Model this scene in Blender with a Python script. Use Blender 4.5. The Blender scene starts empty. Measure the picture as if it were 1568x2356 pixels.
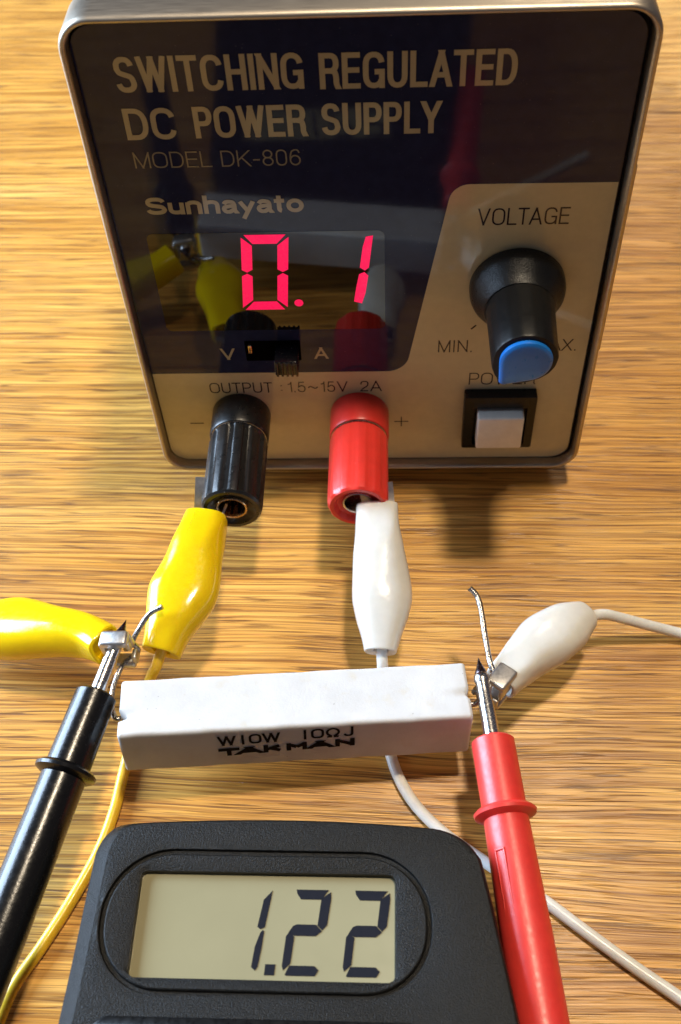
import bpy, bmesh, math, random
from mathutils import Vector, Matrix
random.seed(7)
SC = bpy.context.scene
COL = SC.collection
S = 0.001            # all builder coordinates are millimetres
R = math.radians

# ------------------------------------------------------------------ camera
cam_d = bpy.data.cameras.new('camera')
cam = bpy.data.objects.new('camera', cam_d); COL.objects.link(cam)
SC.camera = cam
right = Vector((0.99785207, -0.05193518, -0.03992476))
up = Vector((0.06550762, 0.79110825, 0.60815827))
fwd = Vector((0.0, 0.60946737, -0.79281116))
m = Matrix((right, up, -fwd)).transposed().to_4x4()
m.translation = Vector((-0.00569415, -0.12491685, 0.15481975))
cam.matrix_world = m
cam_d.sensor_fit = 'VERTICAL'; cam_d.sensor_height = 36.0
cam_d.lens = 2500.0 / 2356.0 * 36.0
cam_d.clip_start = 0.01; cam_d.clip_end = 20.0
cam_d.dof.use_dof = True
cam_d.dof.focus_distance = 0.158
cam_d.dof.aperture_fstop = 38.0
# ------------------------------------------------------------------ world
w = bpy.data.worlds.new('World'); SC.world = w; w.use_nodes = True
wb = w.node_tree.nodes['Background']
wb.inputs[0].default_value = (0.70, 0.68, 0.85, 1); wb.inputs[1].default_value = 0.10

# ------------------------------------------------------------------ lamps
def lamp(name, loc, target, power, size, col, shape='DISK', size_y=None):
    d = bpy.data.lights.new(name, 'AREA'); d.shape = shape
    d.energy = power; d.size = size * S; d.color = col
    if size_y: d.size_y = size_y * S
    o = bpy.data.objects.new(name, d); COL.objects.link(o)
    o.location = Vector(loc) * S
    o.rotation_euler = (Vector(target) - Vector(loc)).to_track_quat('-Z', 'Y').to_euler()
    return o
lamp('ceiling_lamp', (128, 22, 900), (0, -20, 0), 6.1, 80, (1.0, 0.83, 0.60))
lamp('far_ceiling_lamp', (620, 1500, 1110), (20, 0, 0), 5.4, 260, (1.0, 0.84, 0.62))
lamp('window_light', (-900, 310, 380), (-10, -30, 0), 38.0, 620, (0.58, 0.76, 1.0), 'RECTANGLE', 720)
SC.view_settings.view_transform = 'Standard'; SC.view_settings.look = 'None'
SC.view_settings.exposure = 0.0; SC.view_settings.gamma = 1.0
SC.view_settings.use_curve_mapping = False

# ------------------------------------------------------------------ materials
class NT:
    def __init__(s, name):
        s.m = bpy.data.materials.new(name); s.m.use_nodes = True
        s.t = s.m.node_tree; s.b = s.t.nodes['Principled BSDF']
    def n(s, typ, **kw):
        nd = s.t.nodes.new(typ)
        for k, v in kw.items():
            if k.startswith('i_'):
                nd.inputs[k[2:].replace('_', ' ')].default_value = v
            else: setattr(nd, k, v)
        return nd
    def l(s, a, b): s.t.links.new(a, b)
    def coords(s, scale=(1, 1, 1), rot=0.0, obj=True):
        tc = s.n('ShaderNodeTexCoord'); mp = s.n('ShaderNodeMapping')
        mp.inputs['Scale'].default_value = [1000 * v for v in scale]
        mp.inputs['Rotation'].default_value = (0, 0, rot)
        s.l(tc.outputs['Object'], mp.inputs['Vector']); return mp.outputs[0]
    def noise(s, vec, scale=1.0, detail=3.0, rough=0.5):
        nd = s.n('ShaderNodeTexNoise'); nd.inputs['Scale'].default_value = scale
        nd.inputs['Detail'].default_value = detail; nd.inputs['Roughness'].default_value = rough
        s.l(vec, nd.inputs['Vector']); return nd.outputs['Fac']
    def ramp(s, fac, stops, interp='LINEAR'):
        nd = s.n('ShaderNodeValToRGB'); cr = nd.color_ramp; cr.interpolation = interp
        while len(cr.elements) < len(stops): cr.elements.new(0.5)
        for e, (p, c) in zip(cr.elements, stops):
            e.position = p; e.color = (c, c, c, 1) if isinstance(c, (int, float)) else (*c, 1)
        s.l(fac, nd.inputs['Fac']); return nd.outputs['Color']
    def mix(s, a, b, fac, mode='MIX'):
        nd = s.n('ShaderNodeMix', data_type='RGBA', blend_type=mode)
        for sock, v in ((nd.inputs[6], a), (nd.inputs[7], b), (nd.inputs[0], fac)):
            if isinstance(v, (int, float)): sock.default_value = v
            elif isinstance(v, tuple): sock.default_value = (*v, 1)
            else: s.l(v, sock)
        return nd.outputs[2]
    def bump(s, h, strength, dist_mm):
        nd = s.n('ShaderNodeBump'); nd.inputs['Strength'].default_value = strength
        nd.inputs['Distance'].default_value = dist_mm * S
        s.l(h, nd.inputs['Height']); s.l(nd.outputs[0], s.b.inputs['Normal'])

def mat(name, col, rough=0.4, metal=0.0, coat=0.0, var=0.12, rvar=0.1, scale=0.6, bump=0.0, bscale=3.0, bdist=0.05,
        sss=0.0, emit=None, ior=1.5, spec=0.5, dust=0.0, coat_rough=0.03, anis=None):
    t = NT(name); b = t.b
    v = t.coords()
    f = t.noise(v, scale, 4, 0.6)
    dark = tuple(c * (1 - var) for c in col); lite = tuple(min(1, c * (1 + var)) for c in col)
    c = t.ramp(f, [(0.3, dark), (0.7, lite)])
    if dust:
        d = t.ramp(t.noise(v, 4.5, 1, 0.4), [(0.74, 0.0), (0.80, 1.0)])
        c = t.mix(c, (0.55, 0.52, 0.48), t.mix((0, 0, 0), (dust, dust, dust), d))
    t.l(c, b.inputs['Base Color'])
    r = t.ramp(t.noise(v, scale * 2.3, 3, 0.6), [(0.3, max(0.0, rough - rvar)), (0.7, min(1, rough + rvar))])
    t.l(r, b.inputs['Roughness'])
    b.inputs['Metallic'].default_value = metal; b.inputs['IOR'].default_value = ior
    b.inputs['Specular IOR Level'].default_value = spec
    b.inputs['Coat Weight'].default_value = coat; b.inputs['Coat Roughness'].default_value = coat_rough
    if sss:
        b.inputs['Subsurface Weight'].default_value = sss
        b.inputs['Subsurface Radius'].default_value = (0.0012, 0.0009, 0.0006)
        b.inputs['Subsurface Scale'].default_value = 1.0
    if emit:
        b.inputs['Emission Color'].default_value = (*emit[:3], 1); b.inputs['Emission Strength'].default_value = emit[3]
    if bump: t.bump(t.noise(v, bscale, 3, 0.6), bump, bdist)
    return t.m

def wood():
    t = NT('oak_wood'); b = t.b
    tc = t.n('ShaderNodeTexCoord'); rot = t.n('ShaderNodeMapping')
    rot.inputs['Scale'].default_value = (1000, 1000, 1000); rot.inputs['Rotation'].default_value = (0, 0, 0.10)
    t.l(tc.outputs['Object'], rot.inputs['Vector'])
    # gentle waviness across the grain
    def st(sx, sy, src):
        mp = t.n('ShaderNodeMapping'); mp.inputs['Scale'].default_value = (sx, sy, 1)
        t.l(src, mp.inputs['Vector']); return mp.outputs[0]
    warp = t.noise(st(0.016, 0.035, rot.outputs[0]), 1, 2, 0.5)
    sep = t.n('ShaderNodeSeparateXYZ'); t.l(rot.outputs[0], sep.inputs[0])
    ma = t.n('ShaderNodeMath', operation='MULTIPLY_ADD'); t.l(warp, ma.inputs[0]); ma.inputs[1].default_value = 4.0
    t.l(sep.outputs['Y'], ma.inputs[2])
    cmb = t.n('ShaderNodeCombineXYZ'); t.l(sep.outputs['X'], cmb.inputs['X']); t.l(ma.outputs[0], cmb.inputs['Y'])
    g = cmb.outputs[0]
    def thin(src, width, k=1.0):      # thin lines along the contours of a stretched noise
        a = t.n('ShaderNodeMath', operation='SUBTRACT'); t.l(src, a.inputs[0]); a.inputs[1].default_value = 0.5
        b_ = t.n('ShaderNodeMath', operation='ABSOLUTE'); t.l(a.outputs[0], b_.inputs[0])
        return t.ramp(b_.outputs[0], [(0.0, k), (width, 0.0)])
    broad = t.noise(st(0.005, 0.075, g), 1, 3, 0.55)
    c = t.ramp(broad, [(0.28, (0.56, 0.272, 0.048)), (0.45, (0.66, 0.338, 0.066)), (0.6, (0.69, 0.372, 0.082)), (0.76, (0.72, 0.435, 0.12))])
    band = t.noise(st(0.010, 0.75, g), 1, 3, 0.6)
    c = t.mix(c, t.ramp(band, [(0.34, (0.70, 0.60, 0.46)), (0.50, (1, 1, 1)), (0.66, (1.14, 1.17, 1.25))]), 0.85, 'MULTIPLY')
    streak = t.noise(st(0.016, 1.9, g), 1, 3, 0.6)
    c = t.mix(c, t.ramp(streak, [(0.38, (0.58, 0.47, 0.33)), (0.50, (1, 1, 1)), (0.62, (1.22, 1.24, 1.28))]), 0.92, 'MULTIPLY')
    fibre = t.noise(st(0.028, 4.4, g), 1, 3, 0.7)
    c = t.mix(c, t.ramp(fibre, [(0.38, (0.60, 0.52, 0.42)), (0.50, (1, 1, 1)), (0.62, (1.20, 1.20, 1.18))]), 0.8, 'MULTIPLY')
    area = t.ramp(t.noise(st(0.045, 0.5, g), 1, 2, 0.5), [(0.42, 0.0), (0.58, 1.0)])
    l1 = t.mix(thin(t.noise(st(0.030, 1.1, g), 1, 1, 0.4), 0.034), area, 1.0, 'MULTIPLY')
    p1 = t.ramp(t.noise(st(0.065, 2.6, g), 1, 1, 0.4), [(0.63, 0.0), (0.67, 1.0)])
    p2 = t.ramp(t.noise(st(0.10, 4.2, g), 1.0, 1, 0.4), [(0.62, 0.0), (0.67, 0.8)])
    pores = t.mix(t.mix(l1, p1, 1.0, 'ADD'), p2, 0.7, 'ADD')
    c = t.mix(c, (0.13, 0.050, 0.013), t.mix((0, 0, 0), (0.80, 0.80, 0.80), pores, 'MIX'))
    fl = t.ramp(t.noise(st(0.11, 1.0, g), 1.3, 1, 0.4), [(0.70, 0.0), (0.76, 0.5)])
    c = t.mix(c, (0.56, 0.21, 0.05), fl)
    t.l(c, b.inputs['Base Color'])
    t.l(t.ramp(fibre, [(0.3, 0.44), (0.7, 0.26)]), b.inputs['Roughness'])
    b.inputs['IOR'].default_value = 1.5
    inv = t.n('ShaderNodeMath', operation='MULTIPLY_ADD'); t.l(pores, inv.inputs[0]); inv.inputs[1].default_value = -0.7
    t.l(fibre, inv.inputs[2])
    t.bump(inv.outputs[0], 0.6, 0.07)
    return t.m

def ceramic():
    t = NT('white_ceramic'); b = t.b
    v = t.coords()
    c = t.ramp(t.noise(v, 0.18, 4, 0.6), [(0.3, (0.60, 0.59, 0.575)), (0.7, (0.70, 0.69, 0.675))])
    st_ = t.ramp(t.noise(v, 0.42, 3, 0.55), [(0.58, 0.0), (0.76, 0.5)])
    c = t.mix(c, (0.62, 0.56, 0.44), st_)
    sp = t.ramp(t.noise(v, 1.9, 1, 0.3), [(0.80, 0.0), (0.83, 0.6)])
    c = t.mix(c, (0.25, 0.23, 0.2), sp)
    t.l(c, b.inputs['Base Color']); b.inputs['Roughness'].default_value = 0.62
    b.inputs['Subsurface Weight'].default_value = 0.15
    b.inputs['Subsurface Radius'].default_value = (0.001, 0.0008, 0.0006); b.inputs['Subsurface Scale'].default_value = 1.0
    t.bump(t.noise(v, 2.6, 5, 0.7), 0.35, 0.12)
    return t.m

def brushed(name, col, rough, sx=(0.3, 6, 6), bump=0.3):
    t = NT(name); b = t.b
    v = t.coords(sx)
    f = t.noise(v, 1, 4, 0.6)
    t.l(t.ramp(f, [(0.3, tuple(c * 0.82 for c in col)), (0.7, tuple(min(1, c * 1.1) for c in col))]), b.inputs['Base Color'])
    t.l(t.ramp(f, [(0.3, rough + 0.1), (0.7, rough - 0.08)]), b.inputs['Roughness'])
    b.inputs['Metallic'].default_value = 1.0
    t.bump(f, bump, 0.03)
    return t.m

M = {}
M['wood'] = wood()
M['ceramic'] = ceramic()
M['alu'] = brushed('satin_champagne_metal', (0.47, 0.41, 0.33), 0.42)
M['housing'] = brushed('painted_housing_metal', (0.50, 0.47, 0.43), 0.42)
M['panel'] = mat('charcoal_gloss_panel', (0.019, 0.022, 0.060), 0.05, rvar=0.02, coat=0.0, ior=1.38, dust=0.25)
M['window'] = mat('smoked_display_window', (0.006, 0.004, 0.004), 0.03, rvar=0.01, ior=1.62)
M['gap'] = mat('black_gasket', (0.006, 0.006, 0.006), 0.7)
M['beige'] = mat('gold_beige_print', (0.60, 0.52, 0.31), 0.06, rvar=0.02, coat=0.0, var=0.04, ior=1.45)
M['ink_beige'] = mat('beige_ink', (0.44, 0.38, 0.24), 0.1, rvar=0.02, var=0.03)
M['ink_dim'] = mat('dim_beige_ink', (0.26, 0.23, 0.17), 0.1, rvar=0.02, var=0.03)
M['ink_dark'] = mat('dark_ink', (0.035, 0.025, 0.03), 0.1, rvar=0.02, var=0.03)
M['black'] = mat('black_plastic', (0.006, 0.006, 0.007), 0.22, rvar=0.06, dust=0.35, bump=0.12, bscale=6, bdist=0.05)
M['knob'] = mat('black_grained_plastic', (0.006, 0.006, 0.006), 0.32, spec=0.35, rvar=0.05, bump=0.7, bscale=4.5, bdist=0.10)
M['shaft_black'] = mat('black_knob_shaft', (0.006, 0.006, 0.006), 0.42, spec=0.25, rvar=0.05, bump=0.2, bscale=5, bdist=0.05)
M['post_black'] = mat('black_ribbed_plastic', (0.010, 0.010, 0.010), 0.33, rvar=0.08, dust=0.5, bump=0.25, bscale=5, bdist=0.06)
M['slot'] = mat('switch_opening', (0.0012, 0.0012, 0.0012), 0.9, spec=0.02)
M['red'] = mat('red_plastic', (0.76, 0.040, 0.028), 0.34, rvar=0.05, var=0.05, sss=0.12, dust=0.25, bump=0.1, bscale=4)
M['red_probe'] = mat('red_probe_plastic', (0.74, 0.045, 0.035), 0.38, rvar=0.06, var=0.06, sss=0.12, bump=0.15, bscale=2.2, bdist=0.12)
M['black_probe'] = mat('black_probe_plastic', (0.006, 0.006, 0.0065), 0.24, rvar=0.05, bump=0.15, bscale=2.5, bdist=0.1)
M['blue'] = mat('blue_plastic', (0.012, 0.17, 0.58), 0.30, rvar=0.04, var=0.05, sss=0.1)
M['button'] = mat('cream_plastic', (0.82, 0.78, 0.70), 0.4, var=0.05)
M['yellow'] = mat('yellow_vinyl', (0.84, 0.58, 0.004), 0.16, rvar=0.07, var=0.04, sss=0.25, bump=0.10, bscale=0.35, bdist=0.3)
M['white'] = mat('white_vinyl', (0.72, 0.70, 0.64), 0.18, rvar=0.07, var=0.03, sss=0.3, bump=0.10, bscale=0.35, bdist=0.3)
M['yellow_cable'] = mat('yellow_cable_jacket', (0.82, 0.53, 0.03), 0.3, var=0.05, sss=0.2)
M['white_cable'] = mat('white_cable_jacket', (0.80, 0.80, 0.76), 0.3, var=0.05, sss=0.2)
M['nickel'] = mat('nickel_plate', (0.66, 0.64, 0.62), 0.22, metal=1.0, rvar=0.08, var=0.15, scale=1.5, bump=0.04, bscale=2.0, bdist=0.08)
M['dark_steel'] = mat('dark_steel', (0.16, 0.13, 0.14), 0.25, metal=1.0, rvar=0.08)
M['brass'] = mat('brass_socket', (0.75, 0.52, 0.30), 0.25, metal=1.0)
M['steel'] = mat('stamped_steel', (0.62, 0.60, 0.58), 0.42, metal=1.0, rvar=0.08, var=0.15, scale=1.5, bump=0.2, bscale=2.0, bdist=0.05)
M['tin'] = mat('tinned_copper', (0.40, 0.38, 0.36), 0.30, metal=1.0, rvar=0.12, var=0.35, scale=1.2, bump=0.8, bscale=2.4, bdist=0.12)
M['meter'] = mat('black_textured_abs', (0.007, 0.007, 0.0065), 0.38, rvar=0.08, var=0.3, scale=1.5, bump=1.0, bscale=4.8, bdist=0.12, spec=0.22)
M['meter_smooth'] = mat('black_smooth_abs', (0.005, 0.005, 0.005), 0.34, bump=0.15, bscale=3, spec=0.3)
M['lcd'] = mat('lcd_glass', (0.32, 0.29, 0.17), 0.16, var=0.035, rvar=0.03, scale=0.08, ior=1.45)
M['lcd_ink'] = mat('lcd_segment', (0.014, 0.015, 0.022), 0.7, var=0.0, spec=0.08)
M['led'] = mat('led_segment', (0.02, 0.0, 0.002), 0.3, emit=(1.0, 0.0, 0.085, 1.0))
M['print'] = mat('black_print', (0.006, 0.004, 0.004), 0.8, spec=0.1)

# ------------------------------------------------------------------ builders
def world_origin(o):
    return o.location if o.parent is None else world_origin(o.parent) + o.location
def finish(name, bm, material, parent=None, sharp=32):
    """bm is in mm in the frame of the parent's top object; linked as one mesh object"""
    bm.normal_update()
    bmesh.ops.recalc_face_normals(bm, faces=bm.faces[:])
    for f in bm.faces: f.smooth = True
    for e in bm.edges:
        if len(e.link_faces) == 2:
            if e.calc_face_angle(0) > R(sharp): e.smooth = False
    me = bpy.data.meshes.new(name); bm.to_mesh(me); bm.free()
    me.transform(Matrix.Scale(S, 4))
    mats = material if isinstance(material, (list, tuple)) else [material]
    for k in mats: me.materials.append(M[k])
    o = bpy.data.objects.new(name, me); COL.objects.link(o)
    if parent is not None:
        o.parent = parent
        org = parent.get('frame_origin')
        if org is not None and parent.type == 'EMPTY':
            me.transform(Matrix.Translation(-Vector(org) * S))
            o['frame_origin'] = list(org)
        elif org is not None:
            me.transform(Matrix.Translation(-Vector(org) * S))
            o['frame_origin'] = list(org)
    return o
def thing(name, label, cat, origin=(0, 0, 0), rotz=0.0, local=False, group=None):
    o = bpy.data.objects.new(name, None); COL.objects.link(o)
    o.empty_display_size = 0.01
    o.location = Vector(origin) * S; o.rotation_euler = (0, 0, rotz)
    o['label'] = label; o['category'] = cat
    if group: o['group'] = group
    o['frame_origin'] = [0, 0, 0] if local else list(origin)
    return o

def loft(bm, rings, close_start=True, close_end=True, mat_i=0):
    vs = [[bm.verts.new(p) for p in r] for r in rings]
    n = len(vs[0])
    for a, b in zip(vs[:-1], vs[1:]):
        for i in range(n):
            f = bm.faces.new((a[i], a[(i + 1) % n], b[(i + 1) % n], b[i])); f.material_index = mat_i
    if close_start: bm.faces.new(vs[0][::-1]).material_index = mat_i
    if close_end: bm.faces.new(vs[-1]).material_index = mat_i
    return vs

def rr(w0, w1, h0, h1, r, n=8):
    """rounded rectangle outline (list of 2D points, CCW), r may be a 4-tuple (BR, TR, TL, BL)"""
    rs = r if isinstance(r, (tuple, list)) else (r,) * 4
    pts = []
    for (cx, cy, a0), q in zip(((w1, h0, -90), (w1, h1, 0), (w0, h1, 90), (w0, h0, 180)), rs):
        sx = -1 if cx == w1 else 1; sy = -1 if cy == h1 else 1
        ox, oy = cx + sx * q, cy + sy * q
        for i in range(n + 1):
            a = R(a0 + 90 * i / n); pts.append((ox + q * math.cos(a), oy + q * math.sin(a)))
    return pts

def path_sample(pts, per=8):
    """Catmull-Rom through points (any tuple length)"""
    P = [pts[0]] + list(pts) + [pts[-1]]; out = []
    for i in range(1, len(P) - 2):
        for k in range(per):
            t = k / per; a, b, c, d = P[i - 1], P[i], P[i + 1], P[i + 2]
            out.append(tuple(0.5 * (2 * b[j] + (c[j] - a[j]) * t + (2 * a[j] - 5 * b[j] + 4 * c[j] - d[j]) * t * t
                       + (-a[j] + 3 * b[j] - 3 * c[j] + d[j]) * t ** 3) for j in range(len(b))))
    out.append(tuple(pts[-1])); return out

def frames(P):
    P = [Vector(p) for p in P]; T = []
    for i in range(len(P)):
        a = P[max(0, i - 1)]; b = P[min(len(P) - 1, i + 1)]; T.append((b - a).normalized())
    side = T[0].cross(Vector((0, 0, 1)))
    if side.length < 1e-3: side = Vector((1, 0, 0))
    side.normalize(); out = []
    for p, t in zip(P, T):
        side = (side - t * side.dot(t)).normalized(); upv = side.cross(t).normalized()
        out.append((p, t, side, upv))
    return out

def tube(bm, pts, rad, seg=16, per=6, bumps=0.0, smooth=True, caps=True):
    """pts with optional 4th value = radius"""
    q = [(*p[:3], p[3] if len(p) > 3 else rad) for p in pts]
    q = path_sample(q, per) if smooth else q
    rings = []
    for (p, t, s, u), c in zip(frames([x[:3] for x in q]), q):
        r = c[3] * (1 + random.uniform(-bumps, bumps))
        rings.append([p + s * r * math.cos(2 * math.pi * i / seg) + u * r * math.sin(2 * math.pi * i / seg) for i in range(seg)])
    loft(bm, rings, caps, caps)

def revolve(bm, base, axis, profile, seg=48, rmod=None, close=(True, True), ref=None):
    """profile list of (distance along axis, radius); rmod(angle, dist, r)->r"""
    base = Vector(base); ax = Vector(axis).normalized()
    s = Vector(ref) if ref else ax.cross(Vector((0, 0, 1)))
    s = (s - ax * s.dot(ax)).normalized(); u = s.cross(ax).normalized()
    rings = []
    for d, r in profile:
        ring = []
        for i in range(seg):
            a = 2 * math.pi * i / seg; q = rmod(a, d, r) if rmod else r
            ring.append(base + ax * d + s * q * math.cos(a) + u * q * math.sin(a))
        rings.append(ring)
    loft(bm, rings, *close)

def box(bm, lo, hi, bevel=0.0, mtx=None, seg=3):
    b2 = bmesh.new(); bmesh.ops.create_cube(b2, size=1)
    c = [(a + b) / 2 for a, b in zip(lo, hi)]; d = [b - a for a, b in zip(lo, hi)]
    for v in b2.verts: v.co = Vector((v.co.x * d[0] + c[0], v.co.y * d[1] + c[1], v.co.z * d[2] + c[2]))
    if bevel: bmesh.ops.bevel(b2, geom=b2.edges[:], offset=bevel, segments=seg, affect='EDGES', profile=0.5)
    if mtx is not None: bmesh.ops.transform(b2, matrix=mtx, verts=b2.verts)
    add(bm, b2)
def add(bm, b2):
    vm = {v: bm.verts.new(v.co) for v in b2.verts}
    for f in b2.faces:
        try: bm.faces.new([vm[v] for v in f.verts]).material_index = f.material_index
        except ValueError: pass
    b2.free()

def poly_plate(bm, pts2, f3, y0, y1):
    """flat polygon pts2 (x,z) given thickness from y0 (front) to y1 (back) by f3(x, depth, z)"""
    a = [bm.verts.new(f3(x, y0, z)) for x, z in pts2]; b = [bm.verts.new(f3(x, y1, z)) for x, z in pts2]
    n = len(a)
    bm.faces.new(a); bm.faces.new(b[::-1])
    for i in range(n): bm.faces.new((a[i], b[i], b[(i + 1) % n], a[(i + 1) % n]))

def el(cx, cy, rx, ry, a0, a1, n=10, ex=2.35):
    out = []
    for i in range(n + 1):
        a = R(a0 + (a1 - a0) * i / n); c, q = math.cos(a), math.sin(a)
        out.append((cx + rx * abs(c) ** (2 / ex) * (1 if c >= 0 else -1), cy + ry * abs(q) ** (2 / ex) * (1 if q >= 0 else -1)))
    return out
def cm(*p): return path_sample(list(p), 6)
GL = {   # glyph: (width, strokes of centre lines in a unit box)
 'S': (.92, [el(.5, .745, .47, .255, 8, 165) + cm((.04, .70), (.16, .575), (.5, .50), (.85, .425), (.965, .30)) + el(.5, .255, .5, .255, -8, -172)]),
 'W': (1.42, [[(0, 1), (.25, 0)], [(.25, 0), (.5, 1)], [(.5, 1), (.75, 0)], [(.75, 0), (1, 1)]]),
 'I': (.0, [[(.5, 0), (.5, 1)]]),
 'T': (.86, [[(0, 1), (1, 1)], [(.5, 0), (.5, .97)]]),
 'C': (.98, [el(.5, .66, .5, .34, 12, 180) + el(.5, .34, .5, .34, 180, 348)]),
 'G': (1.0, [el(.5, .66, .5, .34, 12, 180) + el(.5, .34, .5, .34, 180, 335), [(.55, .45), (1, .45), (1, 0)]]),
 'H': (.90, [[(0, 0), (0, 1)], [(1, 0), (1, 1)], [(.02, .52), (.98, .52)]]),
 'N': (.90, [[(0, 0), (0, 1)], [(1, 0), (1, 1)], [(0, 1), (1, 0)]]),
 'R': (.90, [[(0, 0), (0, 1)], [(.02, 1), (.55, 1)] + el(.55, .755, .42, .245, 90, -90)[1:] + [(.02, .51)], cm((.55, .51), (.86, .46), (.95, .30), (.96, .1), (1.03, 0))]),
 'E': (.78, [[(0, 0), (0, 1)], [(.02, 1), (1, 1)], [(.02, .52), (.93, .52)], [(.02, 0), (1, 0)]]),
 'U': (.90, [[(0, 1), (0, .32)] + el(.5, .32, .5, .32, 180, 360) + [(1, .32), (1, 1)]]),
 'L': (.74, [[(0, 1), (0, 0), (1, 0)]]),
 'A': (1.02, [[(0, 0), (.5, 1)], [(.5, 1), (1, 0)], [(.17, .30), (.83, .30)]]),
 'D': (.92, [[(0, 0), (0, 1)], [(.02, 1), (.42, 1)] + el(.42, .5, .58, .5, 90, -90, 14)[1:] + [(.02, 0)]]),
 'O': (1.04, [el(.5, .66, .5, .34, 0, 180) + el(.5, .34, .5, .34, 180, 360) + [(1, .66)]]),
 'P': (.86, [[(0, 0), (0, 1)], [(.02, 1), (.55, 1)] + el(.55, .73, .45, .27, 90, -90)[1:] + [(.02, .46)]]),
 'Y': (.96, [[(0, 1), (.5, .42)], [(1, 1), (.5, .42)], [(.5, 0), (.5, .45)]]),
 'M': (1.12, [[(0, 0), (0, 1)], [(1, 0), (1, 1)], [(0, 1), (.5, .0)], [(.5, .0), (1, 1)]]),
 'm': (1.2, [[(0, 0), (0, 1)], [(1, 0), (1, 1)], [(0, 1), (.5, .42)], [(.5, .42), (1, 1)]]),
 'K': (.92, [[(0, 0), (0, 1)], [(.02, .36), (.96, 1)], [(.33, .56), (1, 0)]]),
 'V': (.98, [[(0, 1), (.5, 0)], [(.5, 0), (1, 1)]]),
 'X': (.92, [[(0, 0), (1, 1)], [(0, 1), (1, 0)]]),
 'J': (.62, [[(1, 1), (1, .28)] + el(.5, .28, .5, .28, 0, -170)]),
 '\u03a9': (1.0, [[(0, 0), (.33, 0), (.33, .10)] + cm((.33, .10), (.08, .32), (.0, .58), (.14, .87), (.5, 1), (.86, .87), (1, .58), (.92, .32), (.67, .10)) + [(.67, 0), (1, 0)]]),
 '0': (.74, [el(.5, .66, .5, .34, 0, 180) + el(.5, .34, .5, .34, 180, 360) + [(1, .66)]]),
 '8': (.74, [el(.5, .755, .44, .245, 0, 360, 24, 2), el(.5, .26, .5, .26, 0, 360, 24, 2)]),
 '6': (.74, [el(.5, .31, .5, .31, 0, 360, 24, 2), cm((.95, .80), (.80, .97), (.5, 1), (.16, .88), (.01, .55), (0, .31))]),
 '1': (.36, [[(1, 0), (1, 1)], cm((1, .98), (.75, .84), (0, .78))]),
 '5': (.74, [[(.92, 1), (.2, 1), (.06, .48)] + cm((.06, .48), (.5, .64), (.9, .53), (1, .31), (.86, .07), (.5, 0), (.14, .07), (0, .26))]),
 '2': (.74, [cm((.02, .68), (.12, .92), (.5, 1), (.88, .93), (.97, .72), (.8, .48), (.3, .24), (0, 0)) + [(1, 0)]]),
 '-': (.42, [[(0, .38), (1, .38)]]), '.': (.0, [[(.5, -.01), (.5, .06)]]), ':': (.0, [[(.5, .1), (.5, .17)], [(.5, .62), (.5, .69)]]),
 '~': (1.0, [cm((0, .38), (.12, .5), (.3, .53), (.5, .44), (.7, .35), (.88, .38), (1, .5))]),
 'u': (.66, [[(0, .74), (0, .26)] + el(.5, .26, .5, .26, 180, 330), [(1, 0), (1, .74)]]),
 'n': (.66, [[(0, 0), (0, .74)], el(.5, .48, .5, .26, 150, 0) + [(1, .48), (1, 0)]]),
 'h': (.66, [[(0, 0), (0, 1.08)], el(.5, .48, .5, .26, 150, 0) + [(1, .48), (1, 0)]]),
 'a': (.66, [cm((.05, .56), (.22, .71), (.5, .74), (.82, .68), (.92, .5)) + [(.92, .1), (1.0, .0)], cm((.92, .42), (.5, .40), (.12, .33), (.02, .18), (.16, .02), (.5, -.01), (.92, .18))]),
 'y': (.74, [[(0, .74), (.5, .06)], [(1, .74), (.36, -.26)]]),
 't': (.34, [[(.45, .98), (.45, .16)] + el(.95, .16, .5, .16, 180, 260, 5), [(-.35, .74), (1.35, .74)]]),
 'o': (.72, [el(.5, .37, .5, .37, 0, 360, 28, 2.1)]),
}
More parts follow.
